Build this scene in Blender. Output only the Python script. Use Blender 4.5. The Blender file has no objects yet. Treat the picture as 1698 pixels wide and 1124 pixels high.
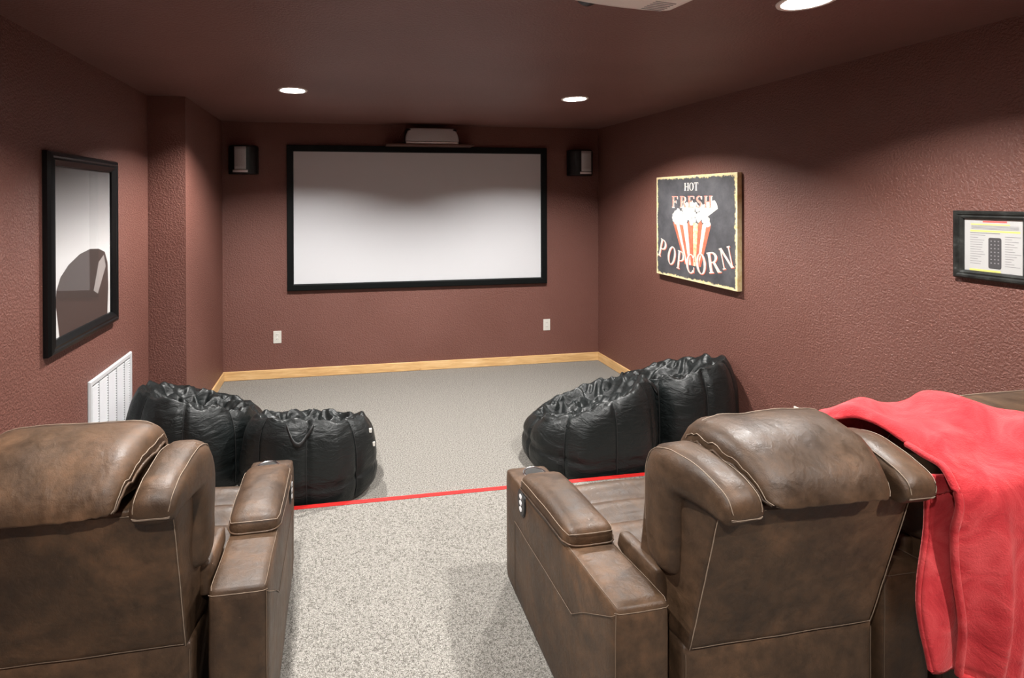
import bpy, bmesh, math, random
from mathutils import Vector, Matrix, noise
random.seed(4)
C = bpy.context.scene.collection
PI = math.pi
# ------------------------------------------------------------------ camera, world, exposure
H = 2.44
XL, XP, XR = -1.313, -1.061, 2.725        # left wall, pillar side, right wall
YB, YP, YREAR = 5.110, 3.919, -1.7        # back wall, pillar face, wall behind the camera
PZ, PY = 0.10, 2.778                      # seating platform height and edge
F_PX, YAW, PITCH, ROLL, HC, CX, CY = 860.96, 0.1629, -0.0036, -0.003, 1.7057, 700.0, 333.1
def setup_camera():
    Fv = Vector((math.sin(YAW)*math.cos(PITCH), math.cos(YAW)*math.cos(PITCH), math.sin(PITCH)))
    R = Vector((math.cos(YAW), -math.sin(YAW), 0)); U = R.cross(Fv)
    R2 = R*math.cos(ROLL)+U*math.sin(ROLL); U2 = U*math.cos(ROLL)-R*math.sin(ROLL)
    cd = bpy.data.cameras.new('camera'); co = bpy.data.objects.new('camera', cd); C.objects.link(co)
    cd.sensor_fit = 'HORIZONTAL'; cd.sensor_width = 36; cd.lens = F_PX/1698*36
    cd.shift_x = (849-CX)/1698; cd.shift_y = -(562-CY)/1698
    cd.clip_start = 0.02
    co.matrix_world = Matrix(((R2.x, U2.x, -Fv.x, 0), (R2.y, U2.y, -Fv.y, 0), (R2.z, U2.z, -Fv.z, HC), (0, 0, 0, 1)))
    bpy.context.scene.camera = co
setup_camera()
sc = bpy.context.scene
w = bpy.data.worlds.new('world'); sc.world = w; w.use_nodes = True
w.node_tree.nodes['Background'].inputs[0].default_value = (0.02, 0.02, 0.022, 1)
sc.view_settings.view_transform = 'Standard'; sc.view_settings.look = 'None'
sc.view_settings.gamma = 1; sc.view_settings.use_curve_mapping = False
sc.view_settings.exposure = 0.0
LAMP_W = 10800.0                              # emission strength of the recessed lamps' lenses

# ------------------------------------------------------------------ materials
M = {}
def nm(name):
    m = bpy.data.materials.new(name); m.use_nodes = True; M[name] = m
    nt = m.node_tree; b = nt.nodes['Principled BSDF']
    return m, nt, b
def plain(name, col, rough=0.5, metal=0.0, spec=0.5, emit=None, es=0):
    m, nt, b = nm(name)
    b.inputs['Base Color'].default_value = (*col, 1); b.inputs['Roughness'].default_value = rough
    b.inputs['Metallic'].default_value = metal; b.inputs['Specular IOR Level'].default_value = spec
    if emit: b.inputs['Emission Color'].default_value = (*emit, 1); b.inputs['Emission Strength'].default_value = es
    return m
def N(nt, t, **kw):
    n = nt.nodes.new(t)
    for k, v in kw.items():
        if k in n.inputs: n.inputs[k].default_value = v
        else: setattr(n, k, v)
    return n
def noise_n(nt, scale, detail=4, rough=.55, coord='Object', stretch=None, dist=0):
    tc = N(nt, 'ShaderNodeTexCoord'); n = N(nt, 'ShaderNodeTexNoise')
    n.inputs['Scale'].default_value = scale; n.inputs['Detail'].default_value = detail; n.inputs['Roughness'].default_value = rough
    n.inputs['Distortion'].default_value = dist
    if stretch:
        mp = N(nt, 'ShaderNodeMapping'); mp.inputs['Scale'].default_value = stretch
        nt.links.new(tc.outputs[coord], mp.inputs[0]); nt.links.new(mp.outputs[0], n.inputs['Vector'])
    else: nt.links.new(tc.outputs[coord], n.inputs['Vector'])
    return n
def ramp(nt, src, stops):
    r = N(nt, 'ShaderNodeValToRGB'); e = r.color_ramp.elements
    while len(e) < len(stops): e.new(.5)
    for el, (p, c) in zip(e, stops): el.position = p; el.color = (*c, 1) if len(c) == 3 else c
    nt.links.new(src, r.inputs[0]); return r
def bump(nt, b, srcs):
    prev = None
    for s, st, dist in srcs:
        n = N(nt, 'ShaderNodeBump'); n.inputs['Strength'].default_value = st; n.inputs['Distance'].default_value = dist
        nt.links.new(s, n.inputs['Height'])
        if prev: nt.links.new(prev.outputs[0], n.inputs['Normal'])
        prev = n
    nt.links.new(prev.outputs[0], b.inputs['Normal'])

def paint(name, c0, c1, st):
    m, nt, b = nm(name)
    n = noise_n(nt, 1.6, 3); r = ramp(nt, n.outputs[0], [(.3, c0), (.7, c1)])
    nt.links.new(r.outputs[0], b.inputs['Base Color'])
    b.inputs['Roughness'].default_value = .42; b.inputs['Specular IOR Level'].default_value = .4
    a = noise_n(nt, 95, 3, .6); rr = ramp(nt, a.outputs[0], [(.38, (0, 0, 0)), (.62, (1, 1, 1))])
    bump(nt, b, [(rr.outputs[0], st, .004)])
paint('wall_paint', (.142, .058, .044), (.160, .068, .053), .6)
paint('ceiling_paint', (.165, .080, .069), (.195, .096, .084), .35)

m, nt, b = nm('carpet')
n1 = noise_n(nt, 240, 3, .75); n2 = noise_n(nt, 115, 3, .6); n3 = noise_n(nt, 1.3, 3)
r1 = ramp(nt, n1.outputs[0], [(.33, (.042, .038, .034)), (.45, (.215, .204, .184)), (.56, (.355, .340, .310)), (.72, (.50, .483, .448))])
r2 = ramp(nt, n2.outputs[0], [(.34, (.42, .405, .39)), (.52, (.93, .93, .925)), (.7, (1.1, 1.085, 1.06))])
mx = N(nt, 'ShaderNodeMix', data_type='RGBA', blend_type='MULTIPLY'); mx.inputs[0].default_value = .9
nt.links.new(r1.outputs[0], mx.inputs[6]); nt.links.new(r2.outputs[0], mx.inputs[7])
nt.links.new(mx.outputs[2], b.inputs['Base Color']); b.inputs['Roughness'].default_value = .95; b.inputs['Specular IOR Level'].default_value = .1
bump(nt, b, [(n1.outputs[0], .9, .006), (n2.outputs[0], .6, .008)])

m, nt, b = nm('leather')
n1 = noise_n(nt, 4.5, 6, .62, dist=.4); n2 = noise_n(nt, 22, 5, .7); n3 = noise_n(nt, 420, 2); n4 = noise_n(nt, 26, 3, .5, dist=.9)
r1 = ramp(nt, n1.outputs[0], [(.28, (.031, .017, .009)), (.5, (.056, .031, .016)), (.68, (.098, .052, .026)), (.82, (.145, .084, .048))])
r2 = ramp(nt, n2.outputs[0], [(.32, (.50, .50, .50)), (.55, (1, 1, 1)), (.75, (1.35, 1.25, 1.15))])
mx = N(nt, 'ShaderNodeMix', data_type='RGBA', blend_type='MULTIPLY'); mx.inputs[0].default_value = .8
nt.links.new(r1.outputs[0], mx.inputs[6]); nt.links.new(r2.outputs[0], mx.inputs[7]); nt.links.new(mx.outputs[2], b.inputs['Base Color'])
rr = ramp(nt, n2.outputs[0], [(.3, (.42, .42, .42)), (.7, (.60, .60, .60))]); nt.links.new(rr.outputs[0], b.inputs['Roughness'])
b.inputs['Specular IOR Level'].default_value = .42
n5 = noise_n(nt, 70, 4, .65); bump(nt, b, [(n3.outputs[0], .25, .001), (n4.outputs[0], .16, .012), (n5.outputs[0], .25, .003)])
plain('thread', (.22, .165, .12), .6); plain('thread_dark', (.13, .09, .06), .6)
plain('dark_gap', (.01, .009, .008), .8)

m, nt, b = nm('nylon')
b.inputs['Base Color'].default_value = (.0065, .0085, .0085, 1); b.inputs['Roughness'].default_value = .42; b.inputs['Specular IOR Level'].default_value = .36
n1 = noise_n(nt, 7, 4, .55, stretch=(1, 1, 2.6), dist=1.2); n2 = noise_n(nt, 34, 3, .5, stretch=(1, 1, 3), dist=.8)
bump(nt, b, [(n1.outputs[0], .32, .03), (n2.outputs[0], .14, .008)])
plain('nylon_web', (.012, .013, .013), .55)

m, nt, b = nm('fleece')
n1 = noise_n(nt, 260, 2); n2 = noise_n(nt, 11, 5, .6, dist=1.0)
r1 = ramp(nt, n2.outputs[0], [(.3, (.34, .018, .024)), (.5, (.47, .036, .042)), (.72, (.58, .070, .074))])
nt.links.new(r1.outputs[0], b.inputs['Base Color']); b.inputs['Roughness'].default_value = .9; b.inputs['Specular IOR Level'].default_value = .15
b.inputs['Sheen Weight'].default_value = .4; b.inputs['Sheen Roughness'].default_value = .4; b.inputs['Sheen Tint'].default_value = (1, .35, .33, 1)
bump(nt, b, [(n1.outputs[0], .5, .003), (n2.outputs[0], .35, .02)])

m, nt, b = nm('pine')
n1 = noise_n(nt, 5, 4, .6, stretch=(1, 1, 9), dist=.6)
r1 = ramp(nt, n1.outputs[0], [(.3, (.52, .30, .12)), (.55, (.66, .42, .19)), (.75, (.74, .52, .28))])
tc = N(nt, 'ShaderNodeTexCoord'); vo = N(nt, 'ShaderNodeTexVoronoi'); vo.inputs['Scale'].default_value = 3.2
nt.links.new(tc.outputs['Object'], vo.inputs['Vector'])
r2 = ramp(nt, vo.outputs[0], [(.03, (.20, .09, .03)), (.09, (1, 1, 1))])
mx = N(nt, 'ShaderNodeMix', data_type='RGBA', blend_type='MULTIPLY'); mx.inputs[0].default_value = 1
nt.links.new(r1.outputs[0], mx.inputs[6]); nt.links.new(r2.outputs[0], mx.inputs[7]); nt.links.new(mx.outputs[2], b.inputs['Base Color'])
b.inputs['Roughness'].default_value = .38

plain('red_trim', (.50, .017, .015), .5, spec=.3)
plain('black_frame', (.0025, .0032, .0036), .3, spec=.35)
plain('black_velvet', (.0018, .0028, .0028), .6, spec=.15)
plain('black_plastic', (.003, .003, .0035), .4, spec=.3)
plain('screen_white', (.55, .56, .58), .85, spec=.1)
plain('white_plastic', (.62, .61, .56), .35)
plain('white_metal', (.47, .48, .49), .4)
plain('vent_dark', (.05, .052, .055), .8)
plain('slot_dark', (.03, .03, .03), .6)
plain('projector_white', (.86, .83, .79), .35)
plain('chrome', (.75, .75, .75), .16, 1)
plain('silver', (.82, .82, .83), .35, .3)
plain('trim_white', (.85, .82, .78), .4)
plain('can_baffle', (.15, .148, .145), .5)
plain('shelf_brown', (.10, .045, .035), .45)
m, nt, b = nm('grille_cloth')
n1 = noise_n(nt, 500, 2); r1 = ramp(nt, n1.outputs[0], [(.35, (.34, .34, .35)), (.65, (.52, .52, .53))])
nt.links.new(r1.outputs[0], b.inputs['Base Color']); b.inputs['Roughness'].default_value = .6
for nm_, k_ in (('lamp_lens_screen', 1.12), ('lamp_lens_seats', .80)):       # brighter bulbs in the row by the screen
    m, nt, b = nm(nm_)
    b.inputs['Base Color'].default_value = (.9, .9, .9, 1); b.inputs['Emission Color'].default_value = (1, .965, .93, 1); b.inputs['Emission Strength'].default_value = LAMP_W*k_
m, nt, b = nm('pane_glass')
for nd in list(nt.nodes):
    if nd.type == 'BSDF_PRINCIPLED': nt.nodes.remove(nd)
tr = N(nt, 'ShaderNodeBsdfTransparent'); gl = N(nt, 'ShaderNodeBsdfGlossy'); gl.inputs['Roughness'].default_value = .02
lw = N(nt, 'ShaderNodeLayerWeight'); lw.inputs[0].default_value = .5
pw_ = N(nt, 'ShaderNodeMath', operation='POWER'); nt.links.new(lw.outputs['Facing'], pw_.inputs[0]); pw_.inputs[1].default_value = 5
fr = N(nt, 'ShaderNodeMath', operation='MULTIPLY_ADD'); nt.links.new(pw_.outputs[0], fr.inputs[0]); fr.inputs[1].default_value = .93; fr.inputs[2].default_value = .05; mxs = N(nt, 'ShaderNodeMixShader')
nt.links.new(fr.outputs[0], mxs.inputs[0]); nt.links.new(tr.outputs[0], mxs.inputs[1]); nt.links.new(gl.outputs[0], mxs.inputs[2])
nt.links.new(mxs.outputs[0], nt.nodes['Material Output'].inputs[0])
# poster print: grey backdrop fading to white (print), Generated z
m, nt, b = nm('print_grey')
tc = N(nt, 'ShaderNodeTexCoord'); sp = N(nt, 'ShaderNodeSeparateXYZ'); nt.links.new(tc.outputs['Generated'], sp.inputs[0])
r1 = ramp(nt, sp.outputs[2], [(0, (.58, .575, .57)), (.45, (.54, .535, .535)), (.75, (.25, .24, .24)), (1, (.08, .073, .073))])
nt.links.new(r1.outputs[0], b.inputs['Base Color']); b.inputs['Roughness'].default_value = .5
plain('print_dark', (.045, .030, .026), .5); plain('print_mid', (.28, .25, .24), .5); plain('print_white', (.47, .47, .46), .5)
# popcorn canvas: charcoal, worn cream towards the edges (distance to the edge in object space)
SW, SH = 0.905, 0.815
m, nt, b = nm('canvas')
tc = N(nt, 'ShaderNodeTexCoord'); sp = N(nt, 'ShaderNodeSeparateXYZ'); nt.links.new(tc.outputs['Object'], sp.inputs[0])
def mth(op, a, bv=None):
    n = N(nt, 'ShaderNodeMath', operation=op)
    for i, v in enumerate((a, bv)):
        if v is None: continue
        if isinstance(v, (int, float)): n.inputs[i].default_value = v
        else: nt.links.new(v, n.inputs[i])
    return n.outputs[0]
dy = mth('SUBTRACT', SW/2, mth('ABSOLUTE', sp.outputs[1])); dz = mth('SUBTRACT', SH/2, mth('ABSOLUTE', sp.outputs[2]))
dd = mth('MINIMUM', dy, dz); n1 = noise_n(nt, 26, 6, .7); n2 = noise_n(nt, 6, 6, .65)
dd = mth('ADD', dd, mth('MULTIPLY', mth('SUBTRACT', n1.outputs[0], .5), .07))
re = ramp(nt, dd, [(.016, (1, 1, 1)), (.021, (0, 0, 0))])
rc = ramp(nt, n2.outputs[0], [(.3, (.030, .030, .034)), (.7, (.085, .085, .092))])
ry_ = ramp(nt, n1.outputs[0], [(.3, (.62, .45, .16)), (.6, (.80, .70, .44))])
mx = N(nt, 'ShaderNodeMix', data_type='RGBA'); nt.links.new(re.outputs[0], mx.inputs[0]); nt.links.new(rc.outputs[0], mx.inputs[6]); nt.links.new(ry_.outputs[0], mx.inputs[7])
nt.links.new(mx.outputs[2], b.inputs['Base Color']); b.inputs['Roughness'].default_value = .6
def mottled(name, c0, c1, sc_=30):
    m, nt, b = nm(name); n = noise_n(nt, sc_, 5, .7); r = ramp(nt, n.outputs[0], [(.36, c0), (.6, c1)])
    nt.links.new(r.outputs[0], b.inputs['Base Color']); b.inputs['Roughness'].default_value = .6
mottled('paint_cream', (.46, .43, .38), (.64, .61, .56)); mottled('paint_red', (.42, .09, .05), (.66, .14, .075)); mottled('paint_tan', (.42, .30, .13), (.68, .60, .40))
mottled('paint_shade', (.52, .45, .30), (.80, .76, .64)); mottled('paint_salmon', (.50, .12, .08), (.66, .30, .24))
m, nt, b = nm('weathered_wood')
n1 = noise_n(nt, 20, 5, .7); r1 = ramp(nt, n1.outputs[0], [(.35, (.004, .0045, .004)), (.6, (.022, .024, .022)), (.8, (.11, .115, .11))])
nt.links.new(r1.outputs[0], b.inputs['Base Color']); b.inputs['Roughness'].default_value = .4
plain('ink_red', (.66, .10, .09), .6); plain('ink_grey', (.22, .22, .225), .6); plain('ink_dark', (.055, .055, .058), .6); plain('ink_yellow', (.80, .72, .16), .6)

# ------------------------------------------------------------------ helpers
def link(name, me, mat, parent=None, smooth=True):
    o = bpy.data.objects.new(name, me); C.objects.link(o)
    for mm in (mat if isinstance(mat, (list, tuple)) else [mat]): me.materials.append(M[mm])
    if smooth:
        for p in me.polygons: p.use_smooth = True
    if parent is not None:
        o.parent = parent
        o.matrix_parent_inverse = parent.matrix_world.inverted()
    return o
def obj(name, bm, mat, parent=None, smooth=False):
    me = bpy.data.meshes.new(name); bmesh.ops.recalc_face_normals(bm, faces=bm.faces); bm.to_mesh(me); bm.free()
    return link(name, me, mat, parent, smooth)
def raw(name, verts, faces, mat, parent=None, smooth=True):
    me = bpy.data.meshes.new(name); me.from_pydata([tuple(v) for v in verts], [], faces); me.update()
    return link(name, me, mat, parent, smooth)
def tag(o, label=None, cat=None, group=None, kind=None):
    if label: o['label'] = label
    if cat: o['category'] = cat
    if group: o['group'] = group
    if kind: o['kind'] = kind
    return o
def empty(name, loc):
    e = bpy.data.objects.new(name, None); C.objects.link(e); e.location = loc; e.empty_display_size = .1
    e.matrix_world = Matrix.Translation(loc); return e
def box(bm, x0, x1, y0, y1, z0, z1, bev=0, seg=2):
    vs = [bm.verts.new(p) for p in ((x0,y0,z0),(x1,y0,z0),(x1,y1,z0),(x0,y1,z0),(x0,y0,z1),(x1,y0,z1),(x1,y1,z1),(x0,y1,z1))]
    fs = [bm.faces.new([vs[i] for i in q]) for q in ((3,2,1,0),(4,5,6,7),(0,1,5,4),(1,2,6,5),(2,3,7,6),(3,0,4,7))]
    if bev:
        es = list({e for f in fs for e in f.edges}); bmesh.ops.bevel(bm, geom=es, offset=bev, segments=seg, affect='EDGES', profile=.5)
def mkbox(name, dims, mat, parent=None, bev=0):
    bm = bmesh.new(); box(bm, *dims, bev=bev); return obj(name, bm, mat, parent)
def tube(verts, faces, pts, r, n=6, closed=False):
    base = len(verts); m_ = len(pts)
    for i, p in enumerate(pts):
        p = Vector(p); a = Vector(pts[i-1] if (i > 0 or closed) else pts[0]); c = Vector(pts[(i+1) % m_] if (i < m_-1 or closed) else pts[-1])
        t = (c-a); t = t.normalized() if t.length > 1e-9 else Vector((0, 0, 1))
        u = t.cross(Vector((0, 0, 1)) if abs(t.z) < .9 else Vector((1, 0, 0))).normalized(); v = t.cross(u)
        for k in range(n):
            an = 2*PI*k/n; verts.append(p+u*(r*math.cos(an))+v*(r*math.sin(an)))
    for i in range(m_ if closed else m_-1):
        j = (i+1) % m_
        for k in range(n):
            l = (k+1) % n; faces.append((base+i*n+k, base+i*n+l, base+j*n+l, base+j*n+k))
def tubes(name, polylines, r, mat, parent, n=6, closed=False):
    v, f = [], []
    for pl in polylines: tube(v, f, pl, r, n, closed)
    o = raw(name, v, f, mat, parent)
    if name == 'stitching': o['kind'] = 'stuff'
    return o
def smooth(a, b_, x): t = max(0, min(1, (x-a)/(b_-a))); return t*t*(3-2*t)
def cr(pts, s):
    """Catmull-Rom through pts, s in 0..1"""
    n = len(pts)-1; t = min(max(s, 0), 1)*n; i = min(int(t), n-1); f = t-i
    p0, p1, p2, p3 = pts[max(i-1, 0)], pts[i], pts[i+1], pts[min(i+2, n)]
    return tuple(.5*((2*b_)+(-a+c)*f+(2*a-5*b_+4*c-d)*f*f+(-a+3*b_-3*c+d)*f**3) for a, b_, c, d in zip(p0, p1, p2, p3))
class Puff:
    """rounded, inflated block bent through deform(x, y, z), x y z about -1..1"""
    def __init__(s, half, rad, deform, bulge=(0, 0, 0), wob=0, seed=0):
        s.h = half; s.r = rad; s.d = deform; s.b = bulge; s.w = wob; s.seed = seed
    def at(s, p, lift=0):
        q = [p[i]*s.h[i] for i in range(3)]
        inn = [max(-(s.h[i]-s.r), min(s.h[i]-s.r, q[i])) for i in range(3)]
        d = Vector([q[i]-inn[i] for i in range(3)])
        if d.length > 1e-9: d.normalize()
        v = [inn[i]+d[i]*(s.r+lift) for i in range(3)]
        n = [v[i]/s.h[i] for i in range(3)]
        o = list(n)
        for i in range(3):
            j, k = (i+1) % 3, (i+2) % 3
            o[i] += s.b[i]*n[i]*max(0, 1-n[j]**2)**.7*max(0, 1-n[k]**2)**.7
        P = Vector(s.d(*o))
        if s.w:
            P += noise.noise_vector(P*9+Vector((s.seed, 0, 0)))*s.w+noise.noise_vector(P*28+Vector((0, s.seed, 0)))*s.w*.35
        return P
    def mesh(s, n=(10, 10, 10)):
        V, Fc, idx = [], [], {}
        def g(i, m_): t = -1+2*i/m_; return t*(1.5-.5*t*t)
        def vid(p):
            k = tuple(round(c, 5) for c in p)
            if k not in idx: idx[k] = len(V); V.append(s.at(p))
            return idx[k]
        for ax in range(3):
            j, k = (ax+1) % 3, (ax+2) % 3
            for sg in (-1, 1):
                for a in range(n[j]):
                    for b_ in range(n[k]):
                        qd = []
                        for da, db in ((0, 0), (1, 0), (1, 1), (0, 1)):
                            p = [0, 0, 0]; p[ax] = sg; p[j] = g(a+da, n[j]); p[k] = g(b_+db, n[k]); qd.append(vid(p))
                        Fc.append(tuple(qd if sg > 0 else qd[::-1]))
        return V, Fc
    def build(s, name, mat, parent, n=(10, 10, 10)):
        v, f = s.mesh(n); return raw(name, v, f, mat, parent)
    def line(s, a, b_, m_=16, lift=.002):
        return [s.at([a[i]+(b_[i]-a[i])*k/m_ for i in range(3)], lift) for k in range(m_+1)]
    def loop(s, pts, m_=12, lift=.002):
        out = []
        for i in range(len(pts)):
            out += s.line(pts[i], pts[(i+1) % len(pts)], m_, lift)[:-1]
        return out

# ------------------------------------------------------------------ the room
T = .12
def struct(o): o['kind'] = 'structure'; return o
struct(mkbox('floor', (XL-T, XR+T, YREAR-T, YB+T, -.12, 0), 'carpet'))
struct(mkbox('floor_platform', (XL+.001, XR-.001, YREAR+.001, PY, .001, PZ), 'carpet'))
struct(mkbox('wall_left', (XL-T, XL, YREAR-T, YB+T, 0, H+.15), 'wall_paint'))
struct(mkbox('wall_right', (XR, XR+T, YREAR-T, YB+T, 0, H+.15), 'wall_paint'))
struct(mkbox('wall_back', (XL+.001, XR-.001, YB, YB+T, 0, H+.15), 'wall_paint'))
struct(mkbox('wall_rear', (XL+.001, XR-.001, YREAR-T, YREAR, 0, H+.15), 'wall_paint'))
struct(mkbox('wall_pillar', (XL+.001, XP, YP, YB-.001, .001, H-.001), 'wall_paint'))
LAMPS = [(x, y) for y in (3.585, 1.675, -.235) for x in (-.29, 1.728)]
RH = .076
def ceiling():
    bm = bmesh.new(); es = []
    def ringedges(pts):
        vs = [bm.verts.new(p) for p in pts]
        for i in range(len(vs)): es.append(bm.edges.new((vs[i], vs[(i+1) % len(vs)])))
    ringedges([(XL, YREAR, H), (XR, YREAR, H), (XR, YB, H), (XL, YB, H)])
    for lx, ly in LAMPS: ringedges([(lx+RH*math.cos(2*PI*k/32), ly+RH*math.sin(2*PI*k/32), H) for k in range(32)])
    bmesh.ops.triangle_fill(bm, use_beauty=True, use_dissolve=False, edges=es)
    for f in bm.faces:
        if f.normal.z > 0: f.normal_flip()
    me = bpy.data.meshes.new('ceiling'); bm.to_mesh(me); bm.free()
    struct(link('ceiling', me, 'ceiling_paint', None, False))
    struct(mkbox('ceiling_deck', (XL-T, XR+T, YREAR-T, YB+T, H+.151, H+.2), 'ceiling_paint'))
ceiling()
BBH = .087
def baseboard(name, dims):
    struct(mkbox(name, dims, 'pine', bev=.004))
baseboard('baseboard_back', (XP+.001, XR-.001, YB-.016, YB-.0005, .001, BBH))
baseboard('baseboard_right', (XR-.016, XR-.0005, PY+.004, YB-.0165, .001, BBH))
baseboard('baseboard_pillar', (XP+.0005, XP+.016, YP+.001, YB-.0165, .001, BBH))
baseboard('baseboard_front', (XL+.001, XP+.016, YP-.016, YP-.0005, .001, BBH))
baseboard('baseboard_left', (XL+.0005, XL+.016, PY+.004, YP-.0165, .001, BBH))
struct(mkbox('trim_1', (XL+.002, XR-.002, PY-.026, PY+.003, PZ-.02, PZ+.004), 'red_trim', bev=.0015))

# ------------------------------------------------------------------ recessed lamps
def disc(x, y, z, r, n=32):
    return [(x+r*math.cos(2*PI*k/n), y+r*math.sin(2*PI*k/n), z) for k in range(n)]
def ring_strip(rings, n=32):
    v = [p for r in rings for p in r]; f = []
    for i in range(len(rings)-1):
        for k in range(n):
            l = (k+1) % n; f.append((i*n+k, i*n+l, (i+1)*n+l, (i+1)*n+k))
    return v, f
lamp_lab = ['round white recessed ceiling lamp on the pillar side of the screen', 'round white recessed ceiling lamp near the popcorn sign wall',
            'round white recessed ceiling lamp above the single recliner', 'large round recessed ceiling lamp beside the projector above the loveseat',
            'recessed ceiling lamp behind the single recliner', 'recessed ceiling lamp behind the loveseat']
for (lx, ly), lab in zip(LAMPS, lamp_lab):
    e = empty('recessed_lamp', (lx, ly, H)); tag(e, lab, 'ceiling lamp', 'recessed ceiling lamps')
    v, f = ring_strip([disc(lx, ly, H-.0005, .098), disc(lx, ly, H-.006, .096), disc(lx, ly, H-.008, .090), disc(lx, ly, H-.004, .078), disc(lx, ly, H+.002, .0745)])
    raw('trim_ring', v, f, 'trim_white', e)
    v, f = ring_strip([disc(lx, ly, H-.002, .0755), disc(lx, ly, H+.015, .074), disc(lx, ly, H+.035, .062), disc(lx, ly, H+.052, .040), disc(lx, ly, H+.053, .001)])
    raw('reflector', v, f, 'can_baffle', e)
    v, f = ring_strip([disc(lx, ly, H+.035, .001), disc(lx, ly, H+.036, .014), disc(lx, ly, H+.039, .026), disc(lx, ly, H+.048, .028)])
    o = raw('lens', v, f, 'lamp_lens_screen' if ly > 3 else 'lamp_lens_seats', e); o['label'] = 'glowing frosted lens'

# ------------------------------------------------------------------ projection screen, speakers, shelf
def frame_mesh(axis, u0, u1, v0, v1, bu, prof, name, mat, parent):
    """mitred picture frame. prof: list of (inset, proud); axis maps (u, v, proud) to xyz"""
    V, Fc = [], []
    for ins, pr in prof:
        for (u, v) in ((u0+ins, v0+ins), (u1-ins, v0+ins), (u1-ins, v1-ins), (u0+ins, v1-ins)): V.append(axis(u, v, pr))
    for i in range(len(prof)-1):
        for k in range(4):
            l = (k+1) % 4; Fc.append((i*4+k, i*4+l, (i+1)*4+l, (i+1)*4+k))
    me = bpy.data.meshes.new(name); me.from_pydata(V, [], Fc); me.update()
    bm = bmesh.new(); bm.from_mesh(me); bmesh.ops.recalc_face_normals(bm, faces=bm.faces); bm.to_mesh(me); bm.free()
    return link(name, me, mat, parent, False)
ax_back = lambda u, v, p: (u, YB-p, v)
ax_left = lambda u, v, p: (XL+p, u, v)
ax_right = lambda u, v, p: (XR-p, u, v)
e = tag(empty('projection_screen', (.835, YB, .83)), 'wide white projection screen in a black frame on back wall', 'screen')
frame_mesh(ax_back, -.469, 2.140, .833, 2.226, 0, [(0, .001), (0, .034), (.006, .040), (.052, .040), (.060, .034), (.062, .012)], 'frame', 'black_velvet', e)
mkbox('screen_surface', (-.412, 2.083, YB-.016, YB-.010, .895+.0, 2.17), 'screen_white', e)
mkbox('backing', (-.45, 2.12, YB-.0095, YB-.001, .85, 2.21), 'black_velvet', e)

SHELF_Z = 2.236
e = tag(mkbox('wall_shelf', (.468, 1.325, YB-.20, YB-.001, SHELF_Z-.016, SHELF_Z), 'shelf_brown', bev=.003), 'narrow brown wall shelf above the projection screen', 'shelf')
def centre_speaker():
    e = tag(empty('centre_speaker', (.91, YB-.1, SHELF_Z)), 'low silver grey centre speaker on the wall shelf', 'speaker')
    cx = .912; y0 = YB-.175; z0 = SHELF_Z+.001
    mkbox('body', (cx-.25, cx+.25, y0+.012, YB-.02, z0, z0+.15), 'black_plastic', e, bev=.015)
    # curved-end grille: wider at the bottom, rounded upper corners, gently bowed forward
    V, Fc = [], []; nu, nv = 28, 12
    for j in range(nv+1):
        t = j/nv; hw = .262-.045*t**2.2
        for i in range(nu+1):
            u = -1+2*i/nu; V.append((cx+u*hw, y0-.012*(1-u*u)+.02*t*t, z0+.026+t*.128))
    for j in range(nv):
        for i in range(nu): a = j*(nu+1)+i; Fc.append((a, a+1, a+nu+2, a+nu+1))
    g = raw('grille', V, Fc, 'grille_cloth', e); so = g.modifiers.new('s', 'SOLIDIFY'); so.thickness = .014; so.offset = -1
    V, Fc = [], []
    for j, (z, d) in enumerate(((.002, 0), (.006, .006), (.020, .006), (.024, 0))):
        for i in range(nu+1):
            u = -1+2*i/nu; V.append((cx+u*.258, y0-.012*(1-u*u)-d, z0+z))
    for j in range(3):
        for i in range(nu): a = j*(nu+1)+i; Fc.append((a, a+1, a+nu+2, a+nu+1))
    g = raw('silver_strip', V, Fc, 'silver', e); so = g.modifiers.new('s', 'SOLIDIFY'); so.thickness = .012; so.offset = -1
centre_speaker()
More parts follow.
